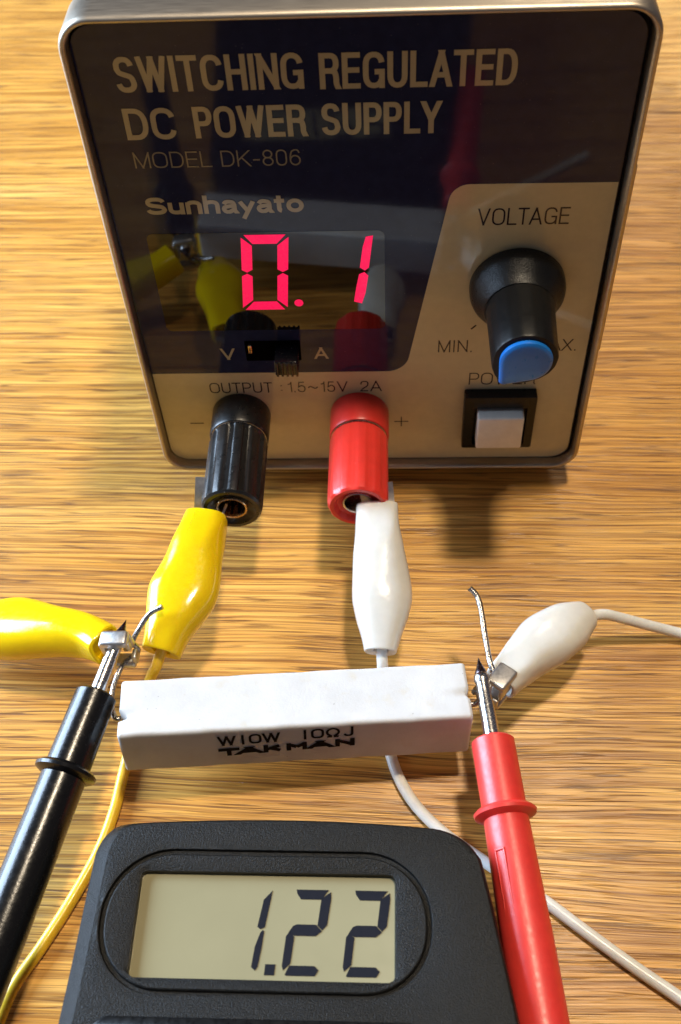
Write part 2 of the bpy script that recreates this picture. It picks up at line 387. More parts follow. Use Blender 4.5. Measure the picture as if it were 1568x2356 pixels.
def text_bm(body, x0, x1, zb, h, t, thick=0.03, gap=0.22, tz=None):
    """strokes of width t (mm) laid out between x0 and x1, baseline zb, cap height h; (x, depth, z)"""
    k_ = list(body); gaps = []
    for a, b in zip(k_[:-1], k_[1:]):
        g = gap
        if (a + b) in ('AT', 'TA', 'AV', 'VA', 'LY', 'LT', 'AY', 'PO', 'AX', 'LA', 'ay', 'ya', 'PP'): g = gap * (0.35 if (a + b) not in ('LA', 'PP', 'PO') else 0.8)
        gaps.append(g)
    unit = sum(GL[c][0] if c != ' ' else 0.30 for c in k_) + sum(gaps)
    ntk = sum(1 for c in k_ if c != ' ')
    k = (x1 - x0 - ntk * t) / unit if unit > 0 else 0
    bm = bmesh.new(); x = x0; lay = 0
    for i, c in enumerate(k_):
        if c == ' ': x += 0.30 * k + (gaps[i] * k if i < len(gaps) else 0); continue
        wd, st = GL[c]
        for line in st:
            q = [Vector((x + t / 2 + p[0] * wd * k, zb + t / 2 + p[1] * (h - t))) for p in line]
            if wd == 0: q = [Vector((x + t / 2, p.y)) for p in q]
            # drop doubles, extend free ends so that they can be cut off square
            q = [p for n_, p in enumerate(q) if n_ == 0 or (p - q[n_ - 1]).length > 1e-4]
            d0 = (q[0] - q[1]).normalized(); d1 = (q[-1] - q[-2]).normalized()
            closed = (q[0] - q[-1]).length < 1e-3
            cut = c not in 'y.:' 
            if not closed:
                for idx, d in ((0, d0), (-1, d1)):
                    z_ = q[idx].y - zb
                    if abs(d.y) > 0.55 and (z_ < t * .6 or z_ > h - t * .6): q[idx] = q[idx] + d * t * (0.5 if abs(d.y) > .98 else 1.2)
                    elif abs(d.y) < 0.2 and c in 'TELZ-' : q[idx] = q[idx] + d * t * 0.5
            if c in 'uhnt': pass
            L_, R_ = [], []
            m_ = len(q)
            for n_ in range(m_):
                if closed: a = q[n_ - 1] if n_ > 0 else q[-2]; b = q[n_ + 1] if n_ < m_ - 1 else q[1]
                else: a = q[max(0, n_ - 1)]; b = q[min(m_ - 1, n_ + 1)]
                e1 = (q[n_] - a).normalized() if (q[n_] - a).length > 1e-6 else (b - q[n_]).normalized()
                e2 = (b - q[n_]).normalized() if (b - q[n_]).length > 1e-6 else e1
                tn = (e1 + e2).normalized() if (e1 + e2).length > 1e-6 else e1
                nn = Vector((-tn.y, tn.x)); sc = 1 / max(0.5, nn.dot(Vector((-e1.y, e1.x))))
                L_.append(q[n_] + nn * t / 2 * sc); R_.append(q[n_] - nn * t / 2 * sc)
            b2 = bmesh.new(); y = -thick - lay * 0.0035; lay = (lay + 1) % 5
            vt = [(b2.verts.new((p.x, y, p.y)), b2.verts.new((r.x, y, r.y)), b2.verts.new((p.x, 0.01, p.y)), b2.verts.new((r.x, 0.01, r.y))) for p, r in zip(L_, R_)]
            for a, b in zip(vt[:-1], vt[1:]):
                b2.faces.new((a[0], b[0], b[1], a[1])); b2.faces.new((a[0], a[2], b[2], b[0])); b2.faces.new((a[1], b[1], b[3], a[3]))
            if not closed:
                b2.faces.new((vt[0][0], vt[0][1], vt[0][3], vt[0][2])); b2.faces.new((vt[-1][0], vt[-1][1], vt[-1][3], vt[-1][2]))
            if cut:
                for co, no in (((0, 0, zb + h * (1.09 if c in 'ht' else 1.004)), (0, 0, 1)), ((0, 0, zb - h * 0.004), (0, 0, -1))):
                    bmesh.ops.bisect_plane(b2, geom=b2.verts[:] + b2.edges[:] + b2.faces[:], dist=1e-6, plane_co=co, plane_no=no, clear_outer=True)
            add(bm, b2)
        x += wd * k + t + (gaps[i] * k if i < len(gaps) else 0)
    return bm

# ------------------------------------------------------------------ table
bm = bmesh.new()
box(bm, (-330, -210, -22), (330, 620, 0), 1.5)
tb = finish('tabletop', bm, 'wood'); tb['kind'] = 'structure'
tb['label'] = 'varnished oak table top with fine horizontal grain'

# ------------------------------------------------------------------ power supply (local frame: x right, y into the box, z up)
Z0 = 4.0
ps = thing('power_supply', 'metal cased bench power supply with glossy dark panel, red glowing digits and black knob', 'power supply', (0, 0, 0), -0.076, local=True)
HW, HH = 36.83, 85.0
def ring(inset, y, r=4.6):
    return [(x, y, z + Z0) for x, z in rr(-HW + inset, HW - inset, inset, HH - inset, max(0.3, r - inset), 10)]
bm = bmesh.new()
prof = [(1.3, 7.5), (1.05, 2.7), (1.0, 0.6), (0.86, 0.22), (0.6, 0.02), (0.36, 0.06), (0.12, 0.35), (0.0, 0.9), (0.0, 6.8), (0.25, 7.2), (0.4, 7.5)]
loft(bm, [ring(i, y) for i, y in prof], False, False)
finish('bezel', bm, 'alu', ps, 50)
bm = bmesh.new()
loft(bm, [ring(0.45, 7.4), ring(0.45, 128), ring(1.2, 130)], True, True)
finish('housing', bm, 'housing', ps)
for sx, z0, z1 in ((-1, 43.5, 64.5), (1, 27.5, 62.0)):
    x = sx * (HW - 0.1)
    bm = bmesh.new(); box(bm, (x - 0.5, 1.4, z0 + Z0), (x + 0.5, 9.5, z1 + Z0), 0.4)
    finish('side_clip', bm, 'alu', ps)
for fx in (-28, 28):
    for fy in (14, 118):
        bm = bmesh.new(); revolve(bm, (fx, fy, 0), (0, 0, 1), [(0, 4.6), (0.4, 5), (Z0 + 0.5, 5)], 32)
        finish('rubber_foot', bm, 'gap', ps)
XZ = lambda x, y, z: Vector((x, y, z + Z0))
bm = bmesh.new()
poly_plate(bm, rr(-35.9, 35.9, 0.95, 84.0, 3.6), XZ, 3.2, 7.0)
finish('gasket', bm, 'gap', ps)
YP = 2.0
bm = bmesh.new()
poly_plate(bm, rr(-35.72, 35.25, 1.08, 83.15, 3.3), XZ, YP, 3.0)
panel = finish('front_panel', bm, 'panel', ps)
def arc(c, r, a0, a1, n=8):
    return [(c[0] + r * math.cos(R(a0 + (a1 - a0) * i / n)), c[1] + r * math.sin(R(a0 + (a1 - a0) * i / n))) for i in range(n + 1)]
th = math.degrees(math.atan2(57.6 - 26.1, 12.4 - 6.8))       # slanted edge direction
pts = [(-35.60, 23.1)] + [(2.5, 23.1)] + arc((3.2, 26.8), 3.7, -84, th - 90, 10)
pts += arc((15.0, 56.2), 2.9, 90 + th, 90, 8)[::1]
pts += [(35.15, 59.0), (35.15, 4.4)] + arc((31.95, 4.4), 3.2, 0, -90, 8)[1:] + [(-32.4, 1.2)] + arc((-32.4, 4.4), 3.2, -90, -180, 8)[1:]
bm = bmesh.new(); poly_plate(bm, pts, XZ, YP - 0.05, YP + 0.1)
finish('beige_print', bm, 'beige', panel)
bm = bmesh.new(); poly_plate(bm, rr(-31.5, 3.1, 32.6, 51.6, 1.0), XZ, YP - 0.04, YP + 0.1)
win = finish('display_window', bm, 'window', ps)
def seg_digit(bm, segs, f3, thick=0.06):
    for s in segs: poly_plate(bm, s, f3, 0, thick)
YD = YP - 0.09
D3 = lambda x, y, z: Vector((x, YD + y, z + Z0))
# zero: slanted seven-segment figure
def zseg(name):
    lean = lambda x, z: (x + (z - 37.0) * 0.085, z)
    x0, x1, zb, zm, zt, w_ = -18.9, -11.95, 36.9, 44.15, 51.15, 1.6
    g = 0.14
    sh = dict(
        top=[(x0 + g + .3, zt), (x1 - g - .3, zt), (x1 - w_ - .1, zt - w_), (x0 + w_ + .1, zt - w_)],
        bot=[(x0 + w_ + .1, zb + w_), (x1 - w_ - .1, zb + w_), (x1 - g - .3, zb), (x0 + g + .3, zb)],
        ul=[(x0, zt - .45), (x0 + w_, zt - w_ - .35), (x0 + w_, zm + .65), (x0 + w_ * .5, zm + .12), (x0, zm + .6)],
        ll=[(x0, zb + .45), (x0, zm - .6), (x0 + w_ * .5, zm - .12), (x0 + w_, zm - .65), (x0 + w_, zb + w_ + .35)],
        ur=[(x1, zt - .45), (x1, zm + .6), (x1 - w_ * .5, zm + .12), (x1 - w_, zm + .65), (x1 - w_, zt - w_ - .35)],
        lr=[(x1, zb + .45), (x1 - w_, zb + w_ + .35), (x1 - w_, zm - .65), (x1 - w_ * .5, zm - .12), (x1, zm - .6)])
    return [lean(*p) for p in sh[name]]
bm = bmesh.new()
seg_digit(bm, [zseg(k) for k in ('top', 'bot', 'ul', 'll', 'ur', 'lr')], D3)
finish('digit', bm, 'led', win)
bm = bmesh.new()
poly_plate(bm, [(-10.15 + .68 * math.cos(a * math.pi / 12), 38.15 + .68 * math.sin(a * math.pi / 12)) for a in range(24)], D3, 0, .06)
finish('decimal_point', bm, 'led', win)
bm = bmesh.new()
seg_digit(bm, [[(0.40, 50.5), (1.45, 50.7), (0.75, 44.9), (0.15, 44.3), (-0.60, 44.9), (-0.10, 48.6)],
               [(-0.75, 43.6), (0.05, 44.0), (0.62, 43.3), (0.15, 40.0), (-0.45, 37.9), (-1.65, 38.3), (-1.25, 41)]], D3)
finish('digit', bm, 'led', win)

def label_text(body, x0, x1, zb, h, t, ink, gap=0.22):
    b = text_bm(body, x0, x1, zb, h, t, 0.02, gap)
    for v in b.verts: v.co.y += YP - 0.052; v.co.z += Z0
    finish('lettering', b, ink, panel, 80)
label_text('SWITCHING', -30.9, -6.9, 74.0, 4.9, 0.72, 'ink_beige', 0.16)
label_text('REGULATED', -4.9, 19.9, 73.85, 4.9, 0.72, 'ink_beige', 0.16)
label_text('DC', -31.0, -24.2, 67.1, 4.65, 0.72, 'ink_beige', 0.16)
label_text('POWER', -21.8, -7.0, 67.15, 4.65, 0.72, 'ink_beige', 0.16)
label_text('SUPPLY', -5.0, 10.6, 67.2, 4.65, 0.72, 'ink_beige', 0.16)
label_text('MODEL', -30.8, -20.2, 62.7, 2.5, 0.20, 'ink_dim', 0.2)
label_text('DK-806', -18.9, -8.1, 62.7, 2.5, 0.20, 'ink_dim', 0.2)
label_text('Sunhayato', -30.6, -8.2, 55.0, 2.9, 0.64, 'ink_beige', 0.09)
label_text('V', -23.6, -21.3, 26.2, 2.5, 0.38, 'ink_beige')
label_text('A', -8.4, -6.2, 26.2, 2.5, 0.38, 'ink_beige')
label_text('VOLTAGE', 16.3, 29.2, 52.15, 2.9, 0.25, 'ink_dark', 0.2)
label_text('MIN.', 11.5, 16.9, 27.3, 2.6, 0.22, 'ink_dark', 0.3)
label_text('MAX.', 26.9, 33.4, 27.35, 2.5, 0.22, 'ink_dark', 0.25)
label_text('POWER', 16.8, 27.7, 19.8, 2.75, 0.22, 'ink_dark', 0.22)
label_text('OUTPUT', -26.5, -15.9, 18.4, 2.45, 0.22, 'ink_dark', 0.2)
label_text(':', -14.55, -14.2, 18.5, 2.4, 0.28, 'ink_dark')
label_text('1.5~15V', -13.4, -3.3, 18.45, 2.45, 0.22, 'ink_dark', 0.22)
label_text('2A', -1.2, 2.4, 18.5, 2.45, 0.22, 'ink_dark', 0.15)
def strokes(rects):
    b = bmesh.new()
    for x0, x1, z0, z1 in rects: poly_plate(b, [(x0, z0), (x1, z0), (x1, z1), (x0, z1)], lambda x, y, z: Vector((x, y, z + Z0)), YP - 0.08, YP - 0.02)
    finish('lettering', b, 'ink_dark', panel)
strokes([(-31.1, -28.7, 10.8, 11.0)])
strokes([(4.5, 5.6, 10.8, 11.0), (5.6, 5.8, 9.7, 12.1), (5.8, 6.9, 10.8, 11.0)])
# tick arc by the knob
b = bmesh.new()
for a in (228, 312):
    ca, sa = math.cos(R(a)), math.sin(R(a)); c0 = (22.9, 39.3)
    q = [(c0[0] + r_ * ca - t_ * sa, c0[1] + r_ * sa + t_ * ca) for r_, t_ in ((8.4, -.14), (9.5, -.14), (9.5, .14), (8.4, .14))]
    poly_plate(b, q, lambda x, y, z: Vector((x, y, z + Z0)), YP - 0.08, YP - 0.02)
finish('scale_mark', b, 'ink_dark', panel)

# slide switch
sw = bmesh.new()
outer = rr(-19.5, -10.55, 25.9, 30.3, 0.12, 3); inner = rr(-19.35, -10.7, 26.05, 30.15, 0.1, 3)
loft(sw, [[XZ(x, YP - .06, z) for x, z in outer], [XZ(x, YP - .06, z) for x, z in inner], [XZ(x, YP + .6, z) for x, z in inner]], False, True)
# the panel is solid behind, so the slot is a shallow black tray
for v in sw.verts:
    if v.co.y > YP: v.co.y = YP - 0.055
slot = finish('switch_slot', sw, 'slot', ps)
sl = bmesh.new()
box(sl, (-14.5, -2.1, 26.5 + Z0), (-10.85, YP - .02, 29.5 + Z0), 0.12)
for k in range(5):
    x = -14.3 + k * 0.78
    box(sl, (x, -2.45, 26.55 + Z0), (x + .34, -2.05, 29.45 + Z0), 0.08)
    box(sl, (x, -2.2, 26.3 + Z0), (x + .34, YP - .5, 26.56 + Z0), 0.05)
finish('slider', sl, 'black', ps)
sl = bmesh.new(); box(sl, (-18.9, 1.2, 28.2 + Z0), (-18.35, YP - .03, 29.9 + Z0), 0.08)
finish('switch_contact', sl, 'brass', ps)

# power switch
bm = bmesh.new()
fo = rr(16.2, 28.2, 5.9, 18.7, .35, 4); fi = rr(17.9, 26.8, 6.9, 16.0, .2, 4)
loft(bm, [[XZ(x, YP - .03, z) for x, z in fo], [XZ(x, .15, z) for x, z in fo],
          [XZ(x, 0.0, z) for x, z in rr(16.35, 28.05, 6.05, 18.55, .3, 4)], [XZ(x, 0.0, z) for x, z in fi], [XZ(x, 1.6, z) for x, z in fi]], False, True)
frm = finish('switch_frame', bm, 'meter_smooth', ps)
bm = bmesh.new(); box(bm, (18.45, -1.75, 7.75 + Z0), (26.2, 1.5, 15.35 + Z0), 0.35, seg=4)
finish('power_button', bm, 'button', ps)

# voltage knob
kx, kz = 22.9, 41.1
bm = bmesh.new()
revolve(bm, (kx, YP - .05, kz + Z0), (0, -1, 0), [(0, 6.9), (0.3, 7.15), (1.6, 7.15), (2.4, 6.95), (3.2, 6.5), (4.0, 5.95), (4.8, 5.45), (5.6, 5.2), (5.7, 4.0)], 72)
knob = finish('voltage_knob', bm, 'knob', ps)
pa = math.atan2(-4.4, -3.4)
def knob_mod(k):
    def f(a, d, r):
        # s = x axis, u = s x axis(-y) -> angle runs so that (cos, sin) maps to (x, +-z); resolved through ref below
        da = math.atan2(math.sin(a - pa_), math.cos(a - pa_))
        e = max(0.0, 1 - abs(da) / 0.95)
        return r * (1 + k(d) * e ** 1.25) * (1 + 0.004 * math.cos(a * 18))
    return f
# u = s.cross(ax) with s=+x, ax=-y -> (1,0,0)x(0,-1,0) = (0,0,-1): so angle a points to (cos a, -sin a) in (x, z)
pa_ = -pa
bm = bmesh.new()
revolve(bm, (kx + .1, -2.9, kz + Z0), (0, -1, 0), [(0, 5.1), (3, 4.95), (7, 4.8), (10.6, 4.65), (10.95, 4.5), (11.0, 4.2)], 96,
        knob_mod(lambda d: 0.02 + 0.018 * d), ref=(1, 0, 0))
finish('knob_shaft', bm, 'shaft_black', knob)
bm = bmesh.new()
def cap_mod(a, d, r):
    da = math.atan2(math.sin(a - pa_), math.cos(a - pa_)); e = abs(da)
    return r / math.cos(0.86 - max(e, 0.06)) if e < 0.86 else r
revolve(bm, (kx + .1, -13.7, kz + Z0), (0, -1, 0), [(0, 3.7), (0.5, 3.78), (0.8, 3.7), (0.98, 3.45), (1.05, 3.1), (1.07, 1.5)], 96, cap_mod, ref=(1, 0, 0))
finish('pointer_cap', bm, 'blue', knob)

# binding posts
def post(px, pz, L, col, name, sink, depth):
    def flute(a, d, r):
        if d < 6.9 or d > 20.4: return r
        return r - depth * max(0.0, min(1.0, 0.25 - 1.6 * math.cos(a * 11)))
    b0 = bmesh.new()
    revolve(b0, (px, YP - .03, pz + Z0), (0, -1, 0), [(0, 4.9), (0.4, 5.0), (5.6, 5.0), (5.95, 4.85), (6.0, 4.3)], 72)
    p = finish(name, b0, col, ps)
    b0 = bmesh.new(); revolve(b0, (px, YP - 6.0, pz + Z0), (0, -1, 0), [(0, 4.6), (0.1, 4.75), (0.35, 4.75), (0.45, 4.5)], 64)
    finish('washer', b0, 'nickel', p)
    b0 = bmesh.new(); e = L + YP
    prof = [(6.5, 4.3), (6.52, 4.75), (6.9, 4.92), (e - 1.1, 4.95), (e - .35, 4.85), (e, 4.5), (e, 3.9), (e - sink, 3.45), (e - sink - .3, 2.55), (e - 6, 2.5)]
    revolve(b0, (px, YP - .03, pz + Z0), (0, -1, 0), prof, 112, flute, (False, True))
    finish('post_cap', b0, col, p)
    b0 = bmesh.new()
    revolve(b0, (px, -L + sink, pz + Z0), (0, 1, 0), [(0.6, 2.54), (-0.15, 2.54), (-0.25, 2.46), (-0.15, 2.2), (0.0, 2.15), (7.8, 2.1), (7.9, 0.6)], 64, None, (False, True))
    b0.faces.ensure_lookup_table()
    finish('socket', b0, 'brass' if col == 'post_black' else 'nickel', p)
post(-21.75, 13.3, 19.0, 'post_black', 'binding_post', 0.4, 0.48)
post(-1.45, 13.3, 18.6, 'red', 'binding_post', 0.9, 0.14)


# ------------------------------------------------------------------ cement resistor
a_ = Vector((0.99898278, 0.01049946, -0.04385395)); b_ = Vector((-0.01516391, 0.99409757, -0.10742477)); c_ = Vector((0.0424672, 0.10798049, 0.99324556))
ro = Vector((-14.047, -52.002, 12.105))
RL, RWd, RH = 49.73, 9.41, 9.41
rs = thing('resistor', 'long white cement power resistor with black lettering held up between two clips', 'resistor', (ro.x, ro.y, 7.4))
mt = Matrix((a_, b_, c_)).transposed().to_4x4(); mt.translation = ro
bm = bmesh.new()
b2 = bmesh.new(); bmesh.ops.create_cube(b2, size=1)
for v in b2.verts: v.co = Vector((v.co.x * RL, v.co.y * RWd, v.co.z * RH))
bmesh.ops.bevel(b2, geom=b2.edges[:], offset=0.55, segments=4, affect='EDGES', profile=0.5)
bmesh.ops.subdivide_edges(b2, edges=[e for e in b2.edges if e.calc_length() > 5], cuts=22, use_grid_fill=True)
for v in b2.verts:
    # chipped notches at both ends of the top, and a slightly uneven moulding
    x, y, z = v.co
    for sx, yy, nd in ((-1, -1.3, 1.1), (1, -0.7, 0.45)):
        d = math.hypot((abs(x - sx * RL / 2)) / 1.7, (y - yy) / 1.0)
        if d < 1 and z > 0: v.co.z -= nd * (1 - d); v.co.x -= sx * nd * (1 - d)
    n_ = math.sin(x * 0.61 + y) * 0.04 + math.sin(x * 1.7 + z * 2) * 0.025
    v.co.z += n_; v.co.y += n_ * 0.6
bmesh.ops.transform(b2, matrix=mt, verts=b2.verts); add(bm, b2)
body = finish('body', bm, 'ceramic', rs, 40)
def rtext(bodytxt, x0, x1, zb, h, t, tilt=0.032):
    x0, x1, zb, h = x0 * .972, x1 * .972, zb * .972, h * .96
    b = text_bm(bodytxt, x0, x1, 0, h, t, 0.02)
    xm = x0
    for v in b.verts:
        x, y, z = v.co
        v.co = mt @ Vector((x, -RWd / 2 - 0.075 + y, zb + z + (x - xm) * tilt))
    finish('lettering', b, 'print', body, 80)
for ch, x0, x1, zb in (('W', -11.45, -8.8, .75), ('I', -8.0, -7.72, .85), ('O', -6.95, -5.1, .9), ('W', -5.0, -2.4, 1.0),
                       ('I', 1.0, 1.28, 1.25), ('O', 2.05, 3.95, 1.35), ('\u03a9', 4.2, 6.25, 1.4), ('J', 6.75, 8.2, 1.5)):
    rtext(ch, x0, x1, zb + .15, 2.5, 0.36)
for ch, x0, x1 in (('T', -11.55, -8.45), ('A', -8.85, -5.2), ('K', -4.95, -2.2), ('m', -1.6, 1.4), ('A', 1.65, 5.1), ('N', 5.55, 8.4)):
    rtext(ch, x0, x1, -1.85 + (x0 + 11.5) * 0.052, 1.95, 0.66, 0.045)
leadL = [(-36.5, -51.0, 13.0), (-39.08, -50.79, 12.8), (-40.29, -50.7, 12.8), (-40.99, -48.65, 12.6), (-40.98, -45.43, 12.6), (-39.83, -41.95, 12.8), (-38.52, -40.44, 12.6), (-37.53, -40.1, 13.4), (-38.02, -39.5, 14.4), (-39.15, -40.0, 14.2), (-38.4, -40.0, 15.2), (-36.83, -37.97, 16.5), (-35.22, -36.25, 17.6), (-33.22, -35.68, 18.4)]
leadR = [(9.5, -51.6, 11.4), (11.17, -51.58, 11.6), (12.12, -51.58, 11.6), (12.65, -51.19, 12.0), (12.48, -50.58, 13.0), (12.0, -50.1, 12.6), (13.01, -48.94, 12.0), (14.32, -48.51, 13.4), (14.95, -48.14, 14.2), (14.63, -46.43, 14.8), (14.38, -42.58, 15.8), (14.22, -38.78, 17.0), (13.8, -36.75, 17.5), (12.86, -35.68, 18.0)]
for ld in (leadL, leadR):
    bm = bmesh.new(); tube(bm, ld, 0.42, 12, 8, 0.07); finish('lead', bm, 'tin', rs, 60)

# ------------------------------------------------------------------ clip leads
def boot(bm, axis, prof, exps=2.6, seg=40, lift=None):
    """axis: points jaw->tail; prof: list (t, width, height)"""
    A = path_sample(axis, 10); n = len(A)
    L = [0.0]
    for p, q in zip(A[:-1], A[1:]): L.append(L[-1] + (Vector(q) - Vector(p)).length)
    fr = frames(A); rings = []
    PS = path_sample(prof, 12)
    def at(t):
        for p, q in zip(PS[:-1], PS[1:]):
            if p[0] <= t <= q[0] + 1e-9:
                k = (t - p[0]) / max(1e-9, q[0] - p[0]); return [p[j] + (q[j] - p[j]) * k for j in (1, 2)]
        return PS[-1][1:]
    def sup(a, w_, h_, ex):
        c, s_ = math.cos(a), math.sin(a)
        return (w_ / 2 * abs(c) ** (2 / ex) * (1 if c >= 0 else -1), h_ / 2 * abs(s_) ** (2 / ex) * (1 if s_ >= 0 else -1))
    for i, (p, t, s, u) in enumerate(fr):
        tt = L[i] / L[-1]; w_, h_ = at(tt)
        ex = exps + 1.2 * max(0, 1 - tt * 3)
        ph = axis[0][0] * 1.3; ring_ = []
        for k in range(seg):
            a = 2 * math.pi * k / seg; q = sup(a, w_, h_, ex)
            m_ = 1 + 0.022 * math.sin(3 * a + 7 * tt + ph) + 0.016 * math.sin(2 * a - 13 * tt + ph) + 0.012 * math.sin(19 * tt + 5 * a) * (tt < .3)
            if k in (0, seg // 2): m_ += 0.022
            ring_.append(p + s * q[0] * m_ + u * q[1] * m_)
        rings.append(ring_)
    # rounded jaw lip and hollow tail
    def scaled(r, c, k, off): return [c + (v - c) * k + off for v in r]
    c0, t0 = fr[0][0], fr[0][1]; c1, t1 = fr[-1][0], fr[-1][1]
    pre = [scaled(rings[0], c0, 0.72, t0 * 1.2), scaled(rings[0], c0, 0.80, -t0 * 0.12), scaled(rings[0], c0, 0.93, -t0 * 0.18)]
    post_ = [scaled(rings[-1], c1, 0.96, t1 * 0.12), scaled(rings[-1], c1, 0.88, t1 * 0.15), scaled(rings[-1], c1, 0.5, -t1 * 0.1), scaled(rings[-1], c1, 0.42, -t1 * 0.8)]
    loft(bm, pre + rings + post_, True, True)

def strip(bm, pts, wdt, thk, wdir):
    """flat metal strip through pts, width along wdir"""
    q = path_sample(pts, 6); wd = Vector(wdir).normalized(); rings = []
    for p, t, s, u in frames(q):
        w_ = (wd - t * wd.dot(t)).normalized(); n_ = t.cross(w_)
        rings.append([p + w_ * wdt / 2 + n_ * thk / 2, p - w_ * wdt / 2 + n_ * thk / 2, p - w_ * wdt / 2 - n_ * thk / 2, p + w_ * wdt / 2 - n_ * thk / 2])
    loft(bm, rings)

def clip_lead(label, axis, prof, cable, vinyl, cab, jaws, rad=0.86, extra=None):
    t = thing('clip_lead', label, 'clip lead', (axis[-1][0], axis[-1][1], 0), group='crocodile clip leads')
    bm = bmesh.new(); boot(bm, axis, prof)
    if extra: extra(bm)
    finish('boot', bm, vinyl, t, 45)
    bm = bmesh.new(); tube(bm, cable, rad, 20, 8); finish('cable', bm, cab, t, 60)
    bm = bmesh.new(); jaws(bm); finish('jaw', bm, 'steel', t, 30)
    return t

def jaws_y1(bm):
    strip(bm, [(-29.2, -20.0, 14.6), (-28.7, -16.4, 15.2), (-28.35, -15.0, 16.4), (-28.0, -13.2, 18.4), (-27.8, -12.0, 19.6)], 1.9, 0.5, (1.0, 0.1, 0.15))
    strip(bm, [(-25.8, -19.0, 15.0), (-25.0, -17.4, 15.8), (-24.2, -15.6, 16.4)], 1.8, 0.4, (0.2, -0.8, 0.9))
clip_lead('yellow clip lead gripping the black terminal of the power supply',
    [(-27.25, -17.7, 16.0), (-28.7, -23.2, 15.8), (-30.49, -29.78, 14.6), (-32.88, -35.92, 13.3), (-34.26, -39.83, 12.3)],
    [(0, 6.7, 5.2), (0.12, 7.4, 5.6), (0.38, 9.3, 6.4), (0.58, 10.5, 7.2), (0.72, 9.3, 7.0), (0.88, 6.9, 6.0), (1.0, 6.0, 5.0)],
    [(-33.9, -38.6, 12.5), (-35.14, -40.9, 10.5), (-36.31, -41.4, 8.2), (-37.45, -42.2, 5.5), (-38.83, -45.2, 2.5), (-40.44, -49.86, 1.2), (-41.35, -54.7, 1.0), (-42.26, -60.13, 1.0), (-44.13, -66.24, 1.0), (-47.55, -73.2, 1.0), (-50.88, -78.92, 1.0), (-54.1, -84.1, 1.0), (-56.38, -90.7, 1.0), (-60.49, -98.57, 1.0)],
    'yellow', 'yellow_cable', jaws_y1)
def jaws_w1(bm):
    strip(bm, [(2.0, -20.5, 14.6), (2.55, -17.8, 15.6), (2.6, -16.0, 16.8), (2.5, -14.6, 18.4)], 1.0, 0.5, (1, 0.1, 0.1))
    strip(bm, [(-0.9, -19.5, 15.2), (-1.2, -18.0, 16.4), (-1.6, -16.0, 17.4)], 1.6, 0.35, (1, 0.1, 0.2))
clip_lead('white clip lead hanging straight down from the red terminal',
    [(0.25, -18.2, 16.2), (0.0, -25.2, 15.2), (-0.16, -32.05, 13.2), (-0.64, -38.13, 11.6), (-0.97, -41.3, 10.7)],
    [(0, 6.6, 5.0), (0.1, 6.9, 5.2), (0.38, 8.1, 6.0), (0.62, 9.3, 6.9), (0.76, 8.1, 6.6), (0.9, 6.0, 5.6), (1.0, 4.9, 4.6)],
    [(-0.84, -40.0, 11.0), (-0.82, -42.2, 9.4), (-0.84, -43.4, 6.5), (-0.83, -45.4, 3.5), (-0.86, -50.49, 1.2), (0.11, -56.54, 1.0), (2.43, -61.84, 1.0), (6.11, -66.38, 1.0), (10.09, -69.86, 1.0), (14.0, -73.05, 1.0), (18.9, -76.9, 1.0), (24.06, -81.65, 1.0), (29.54, -86.53, 1.0), (34.86, -90.95, 1.0), (43, -98, 1.0)],
    'white', 'white_cable', jaws_w1)
def jaws_w2(bm):
    d = Vector((0.66, 0.74, 0)).normalized(); n = Vector((-d.y, d.x, 0))
    mj = Matrix((d, n, Vector((0, 0, 1)))).transposed().to_4x4(); mj.translation = Vector((15.95, -49.3, 14.7))
    mj = mj @ Matrix.Rotation(0.12, 4, 'Y')
    box(bm, (-1.9, -1.55, -0.55), (2.2, 1.55, 0.55), 0.42, mj)
    box(bm, (-1.9, 0.9, -2.6), (1.2, 1.5, -0.3), 0.22, mj)
    box(bm, (-1.9, -1.5, -2.6), (1.2, -0.9, -0.3), 0.22, mj)
    box(bm, (-1.7, -1.3, -5.4), (2.9, 1.3, -4.4), 0.3, mj)
    box(bm, (-2.3, 0.3, -3.0), (-1.6, 1.2, -0.2), 0.2, mj)
    box(bm, (-2.3, -1.2, -4.6), (-1.6, -0.3, -2.6), 0.2, mj)
def ridge(bm):
    pass
clip_lead('white clip lead gripping the resistor wire to the right of the resistor',
    [(16.1, -48.7, 12.0), (18.4, -46.4, 11.8), (22.39, -42.7, 10.8), (26.96, -39.05, 9.4), (31.57, -35.81, 8.2)],
    [(0, 5.0, 4.6), (0.12, 5.7, 5.0), (0.35, 7.3, 6.0), (0.56, 8.5, 6.8), (0.78, 7.9, 6.2), (0.91, 6.0, 5.4), (1.0, 4.7, 4.3)],
    [(30.5, -36.6, 8.4), (34.29, -35.5, 7.7), (37.63, -35.51, 6.2), (42.12, -35.79, 4.0), (47.98, -36.53, 1.8), (56.55, -39.29, 1.0), (66, -44, 1.0)],
    'white', 'white_cable', jaws_w2)
def jaws_y2(bm):
    mj = Matrix.Rotation(-0.12, 4, 'Z'); mj.translation = Vector((-40.0, -40.8, 18.3)); mj = mj @ Matrix.Rotation(-0.10, 4, 'Y')
    box(bm, (-2.15, -1.25, -0.7), (2.05, 1.25, 0.75), 0.5, mj)
    box(bm, (-2.4, -1.1, -3.6), (-1.6, 1.3, 0.1), 0.3, mj)
    box(bm, (-2.6, -1.1, -6.6), (1.6, 1.1, -5.6), 0.3, mj)
    box(bm, (1.5, -0.9, -1.9), (2.2, -0.1, -0.2), 0.22, mj)
    box(bm, (1.5, 0.3, -2.6), (2.2, 1.1, -0.2), 0.22, mj)
    box(bm, (1.4, -0.8, -5.8), (2.1, 0.9, -4.0), 0.22, mj)
